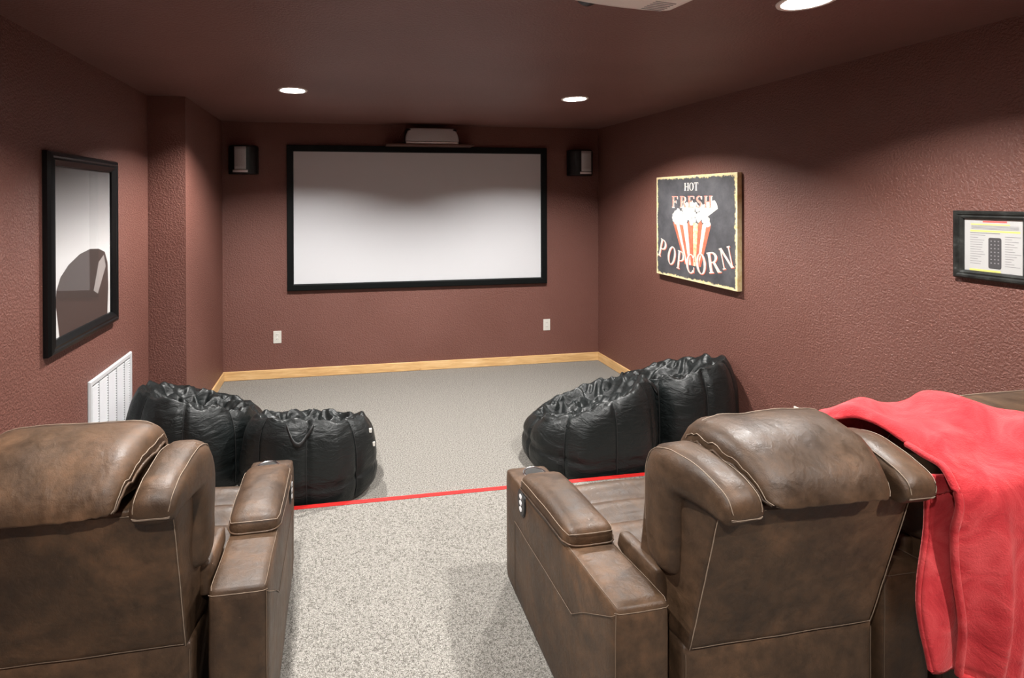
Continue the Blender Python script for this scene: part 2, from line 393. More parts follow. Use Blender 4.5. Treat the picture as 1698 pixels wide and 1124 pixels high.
def side_speaker(cx, gx, label):
    e = tag(empty('wall_speaker', (cx, YB, 1.94)), label, 'speaker', 'speakers beside the screen')
    z0, z1, y0 = 1.945, 2.205, YB-.135
    # body: plan is a rounded wedge that widens to the wall
    plan = []
    for k in range(25):
        a = PI*k/24; plan.append((cx-.135*math.copysign(abs(math.cos(a))**.75, math.cos(a)), YB-.012-.118*math.sin(a)**.8))
    V, Fc = [], []; lv = [(z0-.004, .90), (z0, .985), (z0+.012, 1), (z1-.012, 1), (z1, .96), (z1+.004, .88)]
    for z, s in lv:
        for x, y in plan: V.append((cx+(x-cx)*s, YB-.012+(y-YB+.012)*s, z))
    n = len(plan)
    for i in range(len(lv)-1):
        for k in range(n-1): Fc.append((i*n+k, i*n+k+1, (i+1)*n+k+1, (i+1)*n+k))
        Fc.append((i*n+n-1, i*n, (i+1)*n, (i+1)*n+n-1))
    Fc.append(tuple(range(n))[::-1]); Fc.append(tuple((len(lv)-1)*n+k for k in range(n)))
    raw('body', V, Fc, 'black_plastic', e, smooth=False)
    mkbox('mount', (cx-.03, cx+.03, YB-.02, YB-.001, 2.04, 2.12), 'black_plastic', e)
    def bowed(name, za, zb, hw, mat, d):
        V, Fc = [], []; nu = 16; nv = 6
        for j in range(nv+1):
            for i in range(nu+1):
                u = -1+2*i/nu; V.append((gx+u*hw, y0-d+.02*u*u, za+(zb-za)*j/nv))
        for j in range(nv):
            for i in range(nu): a = j*(nu+1)+i; Fc.append((a, a+1, a+nu+2, a+nu+1))
        g = raw(name, V, Fc, mat, e); so = g.modifiers.new('s', 'SOLIDIFY'); so.thickness = .02; so.offset = -1
    bowed('grille', 1.985, 2.195, .076, 'grille_cloth', 0); bowed('silver_strip', 1.958, 1.980, .076, 'silver', .003)
side_speaker(-.862, -.868, 'black wall speaker with silver grille beside the pillar')
side_speaker(2.50, 2.513, 'black wall speaker with silver grille near the right-hand corner')

# ------------------------------------------------------------------ outlets, vent
def outlet(axis, u, v, label, name='wall_outlet'):
    e = tag(empty(name, axis(u, v-.058, .0)), label, 'outlet', 'white wall outlets')
    def bx(nm_, u0, u1, v0, v1, p0, p1, mat, bev=0):
        a = axis(u0, v0, p0); c = axis(u1, v1, p1)
        mkbox(nm_, (min(a[0], c[0]), max(a[0], c[0]), min(a[1], c[1]), max(a[1], c[1]), min(a[2], c[2]), max(a[2], c[2])), mat, e, bev)
    bx('cover_plate', u-.037, u+.037, v-.058, v+.058, .0005, .007, 'white_plastic', .002)
    for s in (-1, 1):
        bx('receptacle', u-.017, u+.017, v+s*.022-.015, v+s*.022+.015, .0072, .009, 'white_plastic', .0008)
        for q in (-1, 1): bx('slot', u+q*.006-.0012, u+q*.006+.0012, v+s*.022-.002, v+s*.022+.007, .0091, .0096, 'slot_dark')
    bx('screw', u-.003, u+.003, v-.003, v+.003, .0072, .0085, 'silver')
outlet(ax_back, -.564, .394, 'white outlet plate low on the back wall towards the pillar')
outlet(ax_back, 2.146, .398, 'white outlet plate low on back wall under the screen corner')
outlet(ax_right, 2.69, .392, 'white outlet plate on right wall behind the loveseat headrest')

def vent():
    y0, y1, z0, z1 = 3.012, 3.590, .30, .735
    e = tag(empty('air_vent', (XL, (y0+y1)/2, z0)), 'large white louvred air return vent low on left wall', 'vent')
    frame_mesh(ax_left, y0, y1, z0, z1, 0, [(0, .001), (0, .006), (.006, .014), (.026, .014), (.034, .008), (.034, .002)], 'frame', 'white_metal', e)
    mkbox('backing', (XL+.001, XL+.003, y0+.03, y1-.03, z0+.03, z1-.03), 'vent_dark', e)
    n = 25; me = None
    for i in range(n):
        z = z0+.042+(z1-z0-.084)*i/(n-1)
        if me is None:
            bm = bmesh.new(); L = (y1-y0)/2-.033
            vs = [bm.verts.new(p) for p in ((.003, -L, .0044), (.0115, -L, -.0034), (.0115, L, -.0034), (.003, L, .0044), (.0022, -L, .0038), (.0107, -L, -.0040), (.0107, L, -.0040), (.0022, L, .0038))]
            for q in ((0,1,2,3),(7,6,5,4),(0,4,5,1),(1,5,6,2),(2,6,7,3),(3,7,4,0)): bm.faces.new([vs[k] for k in q])
            bmesh.ops.recalc_face_normals(bm, faces=bm.faces)
            me = bpy.data.meshes.new('slat'); bm.to_mesh(me); bm.free(); me.materials.append(M['white_metal'])
        o = bpy.data.objects.new('slat', me); C.objects.link(o); o.parent = e; o.matrix_parent_inverse = e.matrix_world.inverted(); o.location = (XL, (y0+y1)/2, z)
    for i in range(1, 5):
        y = y0+(y1-y0)*i/5; mkbox('divider', (XL+.003, XL+.0125, y-.002, y+.002, z0+.034, z1-.034), 'white_metal', e)
vent()

# ------------------------------------------------------------------ framed pictures
def poster():
    y0, y1, z0, z1 = 2.590, 3.340, .990, 1.932
    e = tag(empty('framed_poster', (XL, (y0+y1)/2, z0)), 'grey and dark brown poster in a black frame on left wall', 'picture')
    frame_mesh(ax_left, y0, y1, z0, z1, 0, [(0, .001), (0, .022), (.008, .034), (.022, .038), (.030, .034), (.040, .036), (.058, .024), (.064, .020), (.066, .008)], 'frame', 'black_frame', e)
    a, b_, c, d = y0+.060, y1-.060, z0+.060, z1-.060
    mkbox('backing', (XL+.001, XL+.008, a, b_, c, d), 'black_frame', e)
    mkbox('print', (XL+.0082, XL+.0095, a, b_, c, d), 'print_grey', e)
    def shape(nm_, pts, mat, p):
        V = [(XL+p, a+(b_-a)*u, c+(d-c)*v) for u, v in pts]; raw(nm_, V, [tuple(range(len(V)))], mat, e, False)
    hill = [(.10, .005), (.93, .005), (.95, .20), (.94, .36), (.88, .44), (.76, .47), (.60, .48), (.42, .46), (.24, .41), (.12, .35), (.06, .28), (.05, .20)]
    shape('print_shape', hill, 'print_dark', .0098)
    shape('print_shape', [(.66, .20), (.74, .17), (.90, .34), (.86, .42), (.76, .38)], 'print_mid', .0101)
    raw('glass', [(XL+.0135, y, z) for y, z in ((a, c), (b_, c), (b_, d), (a, d))], [(0, 1, 2, 3)], 'pane_glass', e, False)
poster()

def instructions():
    y0, y1, z0, z1 = 1.628, 1.898, 1.354, 1.648
    e = tag(empty('framed_instructions', (XR, (y0+y1)/2, z0)), 'white instruction sheet with remote drawing in weathered dark frame', 'picture')
    axr = lambda u, v, p: (XR-p, u, v)
    frame_mesh(axr, y0, y1, z0, z1, 0, [(0, .001), (0, .018), (.006, .024), (.014, .024), (.020, .018), (.026, .020), (.034, .014), (.036, .006)], 'frame', 'weathered_wood', e)
    a, b_, c, d = y1-.034, y0+.034, z0+.034, z1-.034        # u runs from the far (picture-left) side to the near side
    mkbox('sheet', (XR-.006, XR-.003, b_, a, c, d), 'print_white', e)
    def quad(nm_, u0, v0, u1, v1, mat, p=.0064, k=0):
        P = [(u0, v0), (u1, v0+k), (u1, v1+k), (u0, v1)]
        raw(nm_, [(XR-p, a+(b_-a)*u, c+(d-c)*v) for u, v in P], [(0, 1, 2, 3)], mat, e, False)
    quad('title_line', .33, .935, .73, .965, 'ink_red')
    quad('highlight', .12, .885, .78, .905, 'ink_yellow'); quad('highlight', .11, .755, .94, .785, 'ink_yellow'); quad('highlight', .10, .012, .63, .045, 'ink_yellow')
    for v in (.865, .845, .825, .805): quad('text_line', .13, v, .92, v+.008, 'ink_grey')
    quad('rule', .11, .728, .62, .736, 'ink_dark')
    rng = random.Random(2)
    for i in range(13):
        v = .685-.045*i; quad('text_line', .11, v, .24+.14*rng.random(), v+.009, 'ink_grey'); quad('text_line', .70, v-.01, .80+.16*rng.random(), v-.001, 'ink_grey')
    # remote control drawing
    P = []
    for cx_, cy_, a0 in ((.61, .62, 0), (.46, .62, 90), (.46, .11, 180), (.61, .11, 270)):
        for k in range(6): an = math.radians(a0+18*k); P.append((cx_+.033*math.cos(an), cy_+.033*math.sin(an)))
    rc = raw('remote_drawing', [(XR-.0066, a+(b_-a)*u, c+(d-c)*v) for u, v in P], [tuple(range(len(P)))], 'ink_dark', e, False)
    for r_ in range(7):
        for q in range(3):
            u, v = .475+.06*q, .59-.068*r_
            raw('button_drawing', [(XR-.0069, a+(b_-a)*(u+du), c+(d-c)*(v+dv)) for du, dv in ((-.012, -.010), (.012, -.010), (.012, .010), (-.012, .010))], [(0, 1, 2, 3)], 'ink_grey', rc, False)
    raw('glass', [(XR-.009, y, z) for y, z in ((a, c), (b_, c), (b_, d), (a, d))], [(0, 1, 2, 3)], 'pane_glass', e, False)
instructions()

# ---- popcorn sign
def L_rect(x0, y0, x1, y1): return [(x0, y0), (x1, y0), (x1, y1), (x0, y1)]
def L_arc(cx, cy, rx, ry, ix, iy, a0, a1, n=22):
    out = []
    for k in range(n):
        t0, t1 = math.radians(a0+(a1-a0)*k/n), math.radians(a0+(a1-a0)*(k+1)/n)
        out.append([(cx+rx*math.cos(t0), cy+ry*math.sin(t0)), (cx+rx*math.cos(t1), cy+ry*math.sin(t1)), (cx+ix*math.cos(t1), cy+iy*math.sin(t1)), (cx+ix*math.cos(t0), cy+iy*math.sin(t0))])
    return out
def stem(x, w_=.17, y0=0, y1=1, s=.07):
    return [L_rect(x-w_/2, y0, x+w_/2, y1), L_rect(x-w_/2-s, y0, x+w_/2+s, y0+.055), L_rect(x-w_/2-s, y1-.055, x+w_/2+s, y1)]
def stroke(pts, ws):
    out = []
    L_, R_ = [], []
    for i, p in enumerate(pts):
        a, b_ = Vector(pts[max(i-1, 0)]), Vector(pts[min(i+1, len(pts)-1)]); t = (b_-a).normalized(); n_ = Vector((-t.y, t.x)); w_ = cr([(x,) for x in ws], i/(len(pts)-1))[0]/2
        L_.append((p[0]+n_.x*w_, p[1]+n_.y*w_)); R_.append((p[0]-n_.x*w_, p[1]-n_.y*w_))
    for i in range(len(pts)-1): out.append([L_[i], L_[i+1], R_[i+1], R_[i]])
    return out
GL = {
 'H': stem(.16)+stem(.64)+[L_rect(.16, .46, .64, .54)],
 'O': L_arc(.40, .5, .38, .51, .20, .45, 0, 360, 32),
 'T': stem(.38)+[L_rect(.04, .93, .72, 1), L_rect(.04, .76, .10, 1), L_rect(.66, .76, .72, 1)],
 'F': stem(.18)+[L_rect(.18, .93, .68, 1), L_rect(.62, .74, .68, 1), L_rect(.18, .47, .52, .54), L_rect(.46, .38, .52, .63)],
 'E': stem(.18)+[L_rect(.18, .93, .68, 1), L_rect(.62, .76, .68, 1), L_rect(.18, .47, .52, .54), L_rect(.46, .38, .52, .63), L_rect(.18, 0, .70, .07), L_rect(.64, 0, .70, .24)],
 'P': stem(.18)+L_arc(.34, .72, .36, .28, .18, .22, -90, 90)+[L_rect(.18, .94, .36, 1), L_rect(.18, .44, .36, .50)],
 'R': stem(.18)+L_arc(.34, .74, .34, .26, .17, .20, -90, 90)+[L_rect(.18, .94, .36, 1), L_rect(.18, .48, .36, .54), [(.34, .50), (.50, .50), (.76, .04), (.58, 0)], L_rect(.58, 0, .82, .055)],
 'C': L_arc(.42, .5, .40, .51, .22, .45, 42, 318, 28)+[L_rect(.66, .66, .73, .94), L_rect(.66, .06, .73, .34)],
 'N': stem(.13, .07)+stem(.69, .07)+[[(.06, 1), (.22, 1), (.74, 0), (.60, 0)]],
 'S': stroke([cr([(.62, .78), (.50, .95), (.32, .96), (.17, .80), (.24, .62), (.42, .50), (.57, .36), (.58, .17), (.40, .045), (.22, .06), (.12, .24)], k/26) for k in range(27)], [.05, .07, .09, .15, .18, .19, .18, .15, .09, .07, .05])+[L_rect(.58, .72, .65, .99), L_rect(.09, .01, .16, .30)],
}
def popcorn_sign():
    y1, y0, z0 = 4.040, 4.040-SW, 1.068; cz = z0+SH/2; cy_ = (y0+y1)/2; D_ = .040
    e = empty('popcorn_sign', (XR-D_/2, cy_, cz))
    tag(e, 'square charcoal canvas sign with popcorn bucket and cream lettering', 'sign')
    bm = bmesh.new(); box(bm, -D_/2+.001, D_/2-.001, -SW/2, SW/2, -SH/2, SH/2, bev=.004)
    me = bpy.data.meshes.new('canvas'); bmesh.ops.recalc_face_normals(bm, faces=bm.faces); bm.to_mesh(me); bm.free()
    o = link('canvas', me, 'canvas', None, False); o.parent = e
    F0 = -D_/2+.001
    def P(u, v, p): return (F0-p, SW/2-u*SW, -SH/2+v*SH)      # u from the far side to the near side
    def flat(nm_, polys, mat, p):
        V, Fc = [], []
        for pi_, pl in enumerate(polys):
            b0 = len(V); V += [P(u, v, p+pi_*4e-6) for u, v in pl]; Fc.append(tuple(range(b0, len(V))))
        o = raw(nm_, V, Fc, mat, None, False); o.parent = e; return o
    # bucket: stripes
    def edge(t, v): # t 0..1 across, v height
        k = (.54-v)/(.54-.14); lo = .250+(.407-.250)*k; hi = .722+(.600-.722)*k; return lo+(hi-lo)*t
    cols = ['paint_red', 'paint_cream', 'paint_red', 'paint_cream', 'paint_red', 'paint_tan', 'paint_red', 'paint_shade', 'paint_red']
    cuts = [0, .075, .17, .27, .40, .55, .68, .79, .89, 1]
    for i, cname in enumerate(cols):
        t0, t1 = cuts[i], cuts[i+1]; bul = .035 if cname == 'paint_red' else .015
        pts = [(edge(t0, .15), .15), (edge(t1, .15), .15), (edge(t1, .54), .54)]
        for k in range(1, 6): t = t1+(t0-t1)*k/6; pts.append((edge(t, .54), .54+bul*math.sin(PI*k/6)))
        pts.append((edge(t0, .54), .54)); flat('bucket_stripe', [pts], cname, .0006)
    # popcorn heap and scoop
    rng = random.Random(7)
    def blob(cx, cy, r):
        ph = rng.random()*6; return [(cx+r*(1+.16*math.sin(3*a+ph))*math.cos(a), cy+1.1*r*(1+.16*math.cos(4*a+ph))*math.sin(a)) for a in [2*PI*k/12 for k in range(12)]]
    heap = []
    for i in range(95):
        u = rng.uniform(.25, .70); top = .73-2.6*(u-.47)**2; heap.append(blob(u, rng.uniform(.548, max(.60, top)), rng.uniform(.016, .030)))
    flat('popcorn_heap', heap, 'paint_cream', .0010)
    flat('popcorn_shading', [blob(rng.uniform(.29, .68), rng.uniform(.585, .68), rng.uniform(.004, .009)) for _ in range(46)], 'paint_shade', .0014)['kind'] = 'stuff'
    flat('popcorn_scoop', [[(.58, .60), (.675, .61), (.80, .69), (.79, .73), (.765, .765), (.70, .75), (.60, .71)]], 'paint_cream', .0012)
    def letter(ch, u, v, wd, hg, rot, mat, p):
        c_, s_ = math.cos(rot), math.sin(rot); polys = []
        for pl in GL[ch]:
            q = []
            for x, y in pl:
                a, b_ = (x-.4)*wd/.8*SW, (y-.5)*hg*SH; q.append((u+(a*c_-b_*s_)/SW, v+(a*s_+b_*c_)/SH))
            polys.append(q)
        return flat('letter', polys, mat, p)
    for ch, u in zip('HOT', (.430, .492, .552)): letter(ch, u, .892, .062, .074, .0, 'paint_cream', .0020)
    for ch, u in zip('FRESH', (.275, .385, .487, .585, .690)):
        letter(ch, u+.006, .745, .098, .115, 0, 'paint_cream', .0016); letter(ch, u, .750, .092, .108, 0, 'paint_salmon', .0021)
    for ch, u, v, wd, hg, rot in (('P', .100, .268, .115, .185, -.30), ('O', .228, .212, .115, .185, -.25), ('P', .355, .180, .110, .180, -.13), ('C', .478, .165, .115, .180, -.02), ('O', .607, .181, .125, .190, .10), ('R', .752, .213, .140, .185, .19), ('N', .888, .270, .125, .185, .28)):
        letter(ch, u+.006, v-.006, wd, hg, rot, 'paint_red', .0017); letter(ch, u, v, wd, hg, rot, 'paint_cream', .0022)
popcorn_sign()

# ------------------------------------------------------------------ projector
def projector():
    cx, yf, zb = .872, 1.520, 2.300
    e = tag(empty('projector', (cx, 1.34, zb)), 'white ceiling projector hanging between the recessed lamps', 'projector')
    e['label'] = 'white ceiling projector hanging between the recessed lamps'
    def d(x, y, z): return (cx+x*.222, 1.345+y*.160+.020*(1-x*x)*(y > 0)*y, zb+.055+z*.055)
    p = Puff((.222, .17, .055), .04, d, (.0, .02, .04)); p.build('body', 'projector_white', e, (14, 14, 8))
    for i in range(6):
        mkbox('vent_slot', (cx+.09, cx+.165, 1.415+.012*i-.002, 1.415+.012*i+.002, zb-.0030, zb+.002), 'grille_cloth', e)
    v, f = ring_strip([[(cx-.07+r*math.cos(2*PI*k/32), y, zb+.055+r*math.sin(2*PI*k/32)) for k in range(32)] for r, y in ((.048, 1.50), (.048, 1.535), (.040, 1.538), (.036, 1.525), (.001, 1.522))])
    raw('lens', v, f, 'black_plastic', e)
    v, f = ring_strip([disc(cx, 1.34, zb+.10, .02), disc(cx, 1.34, H-.012, .02), disc(cx, 1.34, H-.012, .06), disc(cx, 1.34, H-.001, .06)])
    raw('ceiling_mount', v, f, 'white_metal', e)
    e.rotation_euler.z = math.radians(9)
projector()

# ------------------------------------------------------------------ recliners
def build_arm(parent, xo, sgn, yr, outer_detail=True):
    """arm whose outer face is at x = xo; sgn +1: the seat lies towards +x"""
    def wid(y): return .159+.021*max(0, min(1, (y-.3)/.6))
    def d(x, y, z):
        Y = yr+(y+1)/2*.880; t = (y+1)/2; top = .655-.088*t
        w_ = wid((y+1)/2*.9); X = xo+sgn*w_*(x+1)/2
        return (X, Y, PZ+.012+(top-PZ-.012)*(z+1)/2)
    p = Puff((.085, .44, .27), .022, d, (.03, .006, .012), .0015, xo)
    arm = p.build('arm', 'leather', parent, (8, 18, 12))
    st = [p.line((-.93, -1, 1), (-.93, -.32, 1), 18), p.line((.93, -1, 1), (.93, -.32, 1), 18), p.line((-1, -.985, .93), (1, -.985, .93), 10),
          p.line((-1, -1, .96), (-1, -1, -.9), 14)]
    if outer_detail:
        st += [p.line((-1, .72, .30), (-1, -.45, .30), 20), p.line((-1, -.45, .30), (-1, -.62, .52), 6), p.line((-1, -.62, .52), (-1, -1, .92), 10), p.line((-1, .72, .30), (-1, .72, -.95), 14)]
    tubes('stitching', st, .0011, 'thread_dark', arm, 5)
    # padded arm rest
    def dp(x, y, z):
        t = (y+1)/2; Y = yr+.272+t*.440; w_ = wid((Y-yr))*1.02; X = xo+sgn*(w_/2*.98+x*w_/2)
        base = .655-.088*(Y-yr)/.88
        return (X, Y, base+.014+z*.042-.014*(t-.3)**2)
    pp = Puff((.085, .22, .042), .036, dp, (.03, .02, .45), .002, xo+3)
    pad = pp.build('arm_pad', 'leather', parent, (10, 16, 8))
    tubes('piping', [pp.loop([(-1, -1, -.15), (1, -1, -.15), (1, 1, -.15), (-1, 1, -.15)], 14, .003)], .0028, 'leather', pad, 6, True)
    tubes('stitching', [pp.loop([(-.96, -.97, .55), (.96, -.97, .55), (.96, .97, .55), (-.96, .97, .55)], 14, .002)], .0011, 'thread', pad, 5, True)
    # cup holder
    cyy = yr+.798; zt = .655-.088*.798/.88; cxx = xo+sgn*.100; rr = .046
    v, f = ring_strip([disc(cxx, cyy, zt+.001, rr+.004, 32), disc(cxx, cyy, zt+.005, rr+.002, 32), disc(cxx, cyy, zt+.006, rr-.003, 32), disc(cxx, cyy, zt+.002, rr-.006, 32), disc(cxx, cyy, zt+.0015, .001, 32)])
    cup = raw('cup_holder', v, f, 'chrome', parent)
    v, f = ring_strip([disc(cxx, cyy, zt+.0028, rr-.007), disc(cxx, cyy, zt+.0030, .001)])
    raw('cup_well', v, f, 'dark_gap', cup)
    if outer_detail:
        py, pz = yr+.672, .538; X0 = xo-sgn*.002
        def od(rx, rz, n=28): return [(py+rx*math.cos(2*PI*k/n), pz+rz*math.sin(2*PI*k/n)) for k in range(n)]
        def oval(nm_, rx, rz, p0, p1, mat, par, dy=0, dz=0):
            V = [(X0-sgn*p0, y+dy, z+dz) for y, z in od(rx, rz)]+[(X0-sgn*p1, y+dy, z+dz) for y, z in od(rx*.93, rz*.96)]
            Fc = [(k, (k+1) % 28, 28+(k+1) % 28, 28+k) for k in range(28)]+[tuple(range(28, 56))]
            return raw(nm_, V, Fc, mat, par, False)
        cp = oval('control_panel', .038, .048, -.004, .005, 'slot_dark', arm)
        oval('control_ring', .043, .053, -.004, .0035, 'black_plastic', arm)
        # buttons would be a fourth level, so they hang on the thing as a part
        for dz in (.024, 0, -.024): oval('control_button', .012, .009, .004, .0075, 'silver', arm, 0, dz)
    return arm

W_OUT = [(-.166, .962), (-.150, 1.008), (-.072, 1.036), (.020, 1.042), (.094, 1.015), (.140, .952), (.150, .865), (.147, .765), (.134, .690)]
W_INN = [(-.140, .930), (-.112, .926), (-.070, .928), (-.030, .930), (.000, .922), (.014, .885), (.016, .820), (.018, .755), (.024, .690)]
H_OUT = [(-.166, .966), (-.138, 1.032), (-.076, 1.080), (.000, 1.100), (.075, 1.092), (.128, 1.045), (.148, .970)]
H_INN = [(-.135, .968), (-.090, .970), (-.050, .965), (-.015, .960), (.015, .955), (.040, .950), (.070, .940)]
def build_seat(parent, xc, yr, seed):
    G = .3315      # half the gap between the arms
    # shell of the back, leaning back 14 degrees
    def ds(x, y, z):
        t = (z+1)/2; ya = yr-.111*t; yb = yr+.20-.06*t; s = (y+1)/2; hw = .2835+.028*s
        return (xc+x*hw, ya+(yb-ya)*s, .512+(.952-.512)*t)
    p = Puff((.285, .1, .22), .010, ds, (.0, .035, 0), .0015, seed)
    sh = p.build('back_shell', 'leather', parent, (16, 8, 14))
    tubes('stitching', [p.line((-.96, -1, .93), (.96, -1, .93), 18), p.line((-.97, -1, -.95), (.97, -1, -.95), 18)], .0010, 'thread_dark', sh, 5)
    for s in (-.985, .985): tubes('seam', [p.line((s, -1, -.98), (s, -1, .90), 18, .0028)], .0012, 'thread', sh, 5)
    # skirt below the back
    def dk(x, y, z):
        t = (z+1)/2; return (xc+x*.296, yr+.004+(y+1)/2*.40, PZ+.02+(.522-PZ-.02)*t)
    pk = Puff((.296, .2, .2), .014, dk, (0, .02, 0), .002, seed+1)
    sk = pk.build('rear_skirt', 'leather', parent, (14, 8, 10))
    tubes('stitching', [pk.line((s, -1, .9), (s, -1, -.95), 12) for s in (-.97, .97)], .0010, 'thread_dark', sk, 5)
    # side bolsters: slab over the shell that turns down in front of it
    for sg in (-1, 1):
        def dw(x, y, z, sg=sg):
            s = (y+1)/2; a = cr(W_INN, s); b_ = cr(W_OUT, s); k = (z+1)/2
            Y, Z = a[0]+(b_[0]-a[0])*k, a[1]+(b_[1]-a[1])*k
            f_ = smooth(0, .5, s); cx = .246+.022*f_
            return (xc+sg*(cx+x*(.049+.010*f_)), yr+Y, Z)
        pw = Puff((.062, .30, .062), .040, dw, (.10, .02, .08), .0045, seed+5+sg)
        wn = pw.build('side_bolster', 'leather', parent, (10, 26, 10))
        tubes('stitching', [pw.line((q, -.93, .96), (q, .7, .96), 40, .002) for q in (-.86, .86)]+[pw.line((-.86, -.965, .55), (.86, -.965, .55), 10, .002), pw.line((-.88, -.985, .40), (.88, -.985, .40), 10, .002)], .0012, 'thread', wn, 5)
    # head pillow
    def dh(x, y, z):
        s = (y+1)/2; a = cr(H_INN, s); b_ = cr(H_OUT, s); k = (z+1)/2; e_ = 1-.05*max(0, abs(x)-.70)/.30*k
        Y, Z = a[0]+(b_[0]-a[0])*k, a[1]+(b_[1]-a[1])*k*e_
        g = .012*noise.noise(Vector((x*3, y*7+seed, 1)))*max(0, abs(x)-.62)/.38+.004*math.sin(x*40+seed+2*noise.noise(Vector((x*5, seed, 0))))*max(0, -y-.6)
        return (xc-.008+x*(.168+.038*smooth(0, .6, s)), yr+Y, Z+g)
    ph = Puff((.196, .20, .075), .036, dh, (.03, .02, .08), .0045, seed+9)
    hd = ph.build('headrest', 'leather', parent, (26, 20, 10))
    tubes('stitching', [ph.line((-.93, -.97, .30), (.93, -.97, .30), 22, .002), ph.line((-.93, .25, 1), (.93, .25, 1), 22, .002)]+[ph.line((s, -.95, .5), (s, .6, .5), 22, .002) for s in (-.985, .985)], .0012, 'thread', hd, 5)
    for s in (-1, 1): tubes('piping', [ph.line((s, -.96, .2), (s, .7, .2), 22, .004)], .004, 'leather', hd, 6)
    # lumbar cushion
    def dl(x, y, z): t = (z+1)/2; return (xc+x*.205, yr+.16+.05*(1-t)+y*.055, .50+.47*t)
    Puff((.2, .055, .235), .04, dl, (0, .3, 0), .003, seed+11).build('lumbar_cushion', 'leather', parent, (10, 8, 12))
    # seat cushion with cross channels
    def dt(x, y, z):
        s = (y+1)/2; ch = abs(math.sin(s*5.0*PI+.35))**.5*.05 if z > 0 else 0
        return (xc+x*(G-.002), yr+.20+s*.665, .365+z*.085+ch+.012*(1-x*x)*(z > 0))
    Puff((.33, .33, .085), .03, dt, (0, 0, 0), .002, seed+13).build('seat', 'leather', parent, (14, 40, 6))
    # footrest board folded under the front
    def df(x, y, z): return (xc+x*(G-.004), yr+.875+y*.025, .285+z*.165)
    Puff((.33, .025, .165), .02, df, (0, .4, 0), .002, seed+15).build('footrest', 'leather', parent, (12, 6, 10))
    # hinge flaps where the back meets the arms
    for sg in (-1, 1):
        def dg(x, y, z, sg=sg):
            s = (y+1)/2; return (xc+sg*(.308+x*.018), yr+.075+s*(.21-.02*(z+1)/2), .632+z*.050*(1-.45*s)+.010*s)
        Puff((.02, .12, .055), .014, dg, (.2, 0, 0), .002, seed+17+sg).build('hinge_flap', 'leather', parent, (6, 10, 8))
YR1, YR2 = 1.231, 1.468
love = tag(empty('reclining_loveseat', (1.60, YR1+.45, PZ)), 'brown leather two seat recliner with red throw over its back', 'sofa')
build_arm(love, .700, 1, YR1); build_arm(love, 1.522, 1, YR1, False); build_arm(love, 2.502, -1, YR1)
build_seat(love, 1.1905, YR1, 1.0); build_seat(love, 2.0125, YR1, 30.0)
rec = tag(empty('recliner', (-.672, YR2+.45, PZ)), 'brown leather single recliner with padded arms under the poster', 'armchair')
build_arm(rec, -.190, -1, YR2); build_arm(rec, -1.172, 1, YR2)
build_seat(rec, -.681, YR2, 60.0)

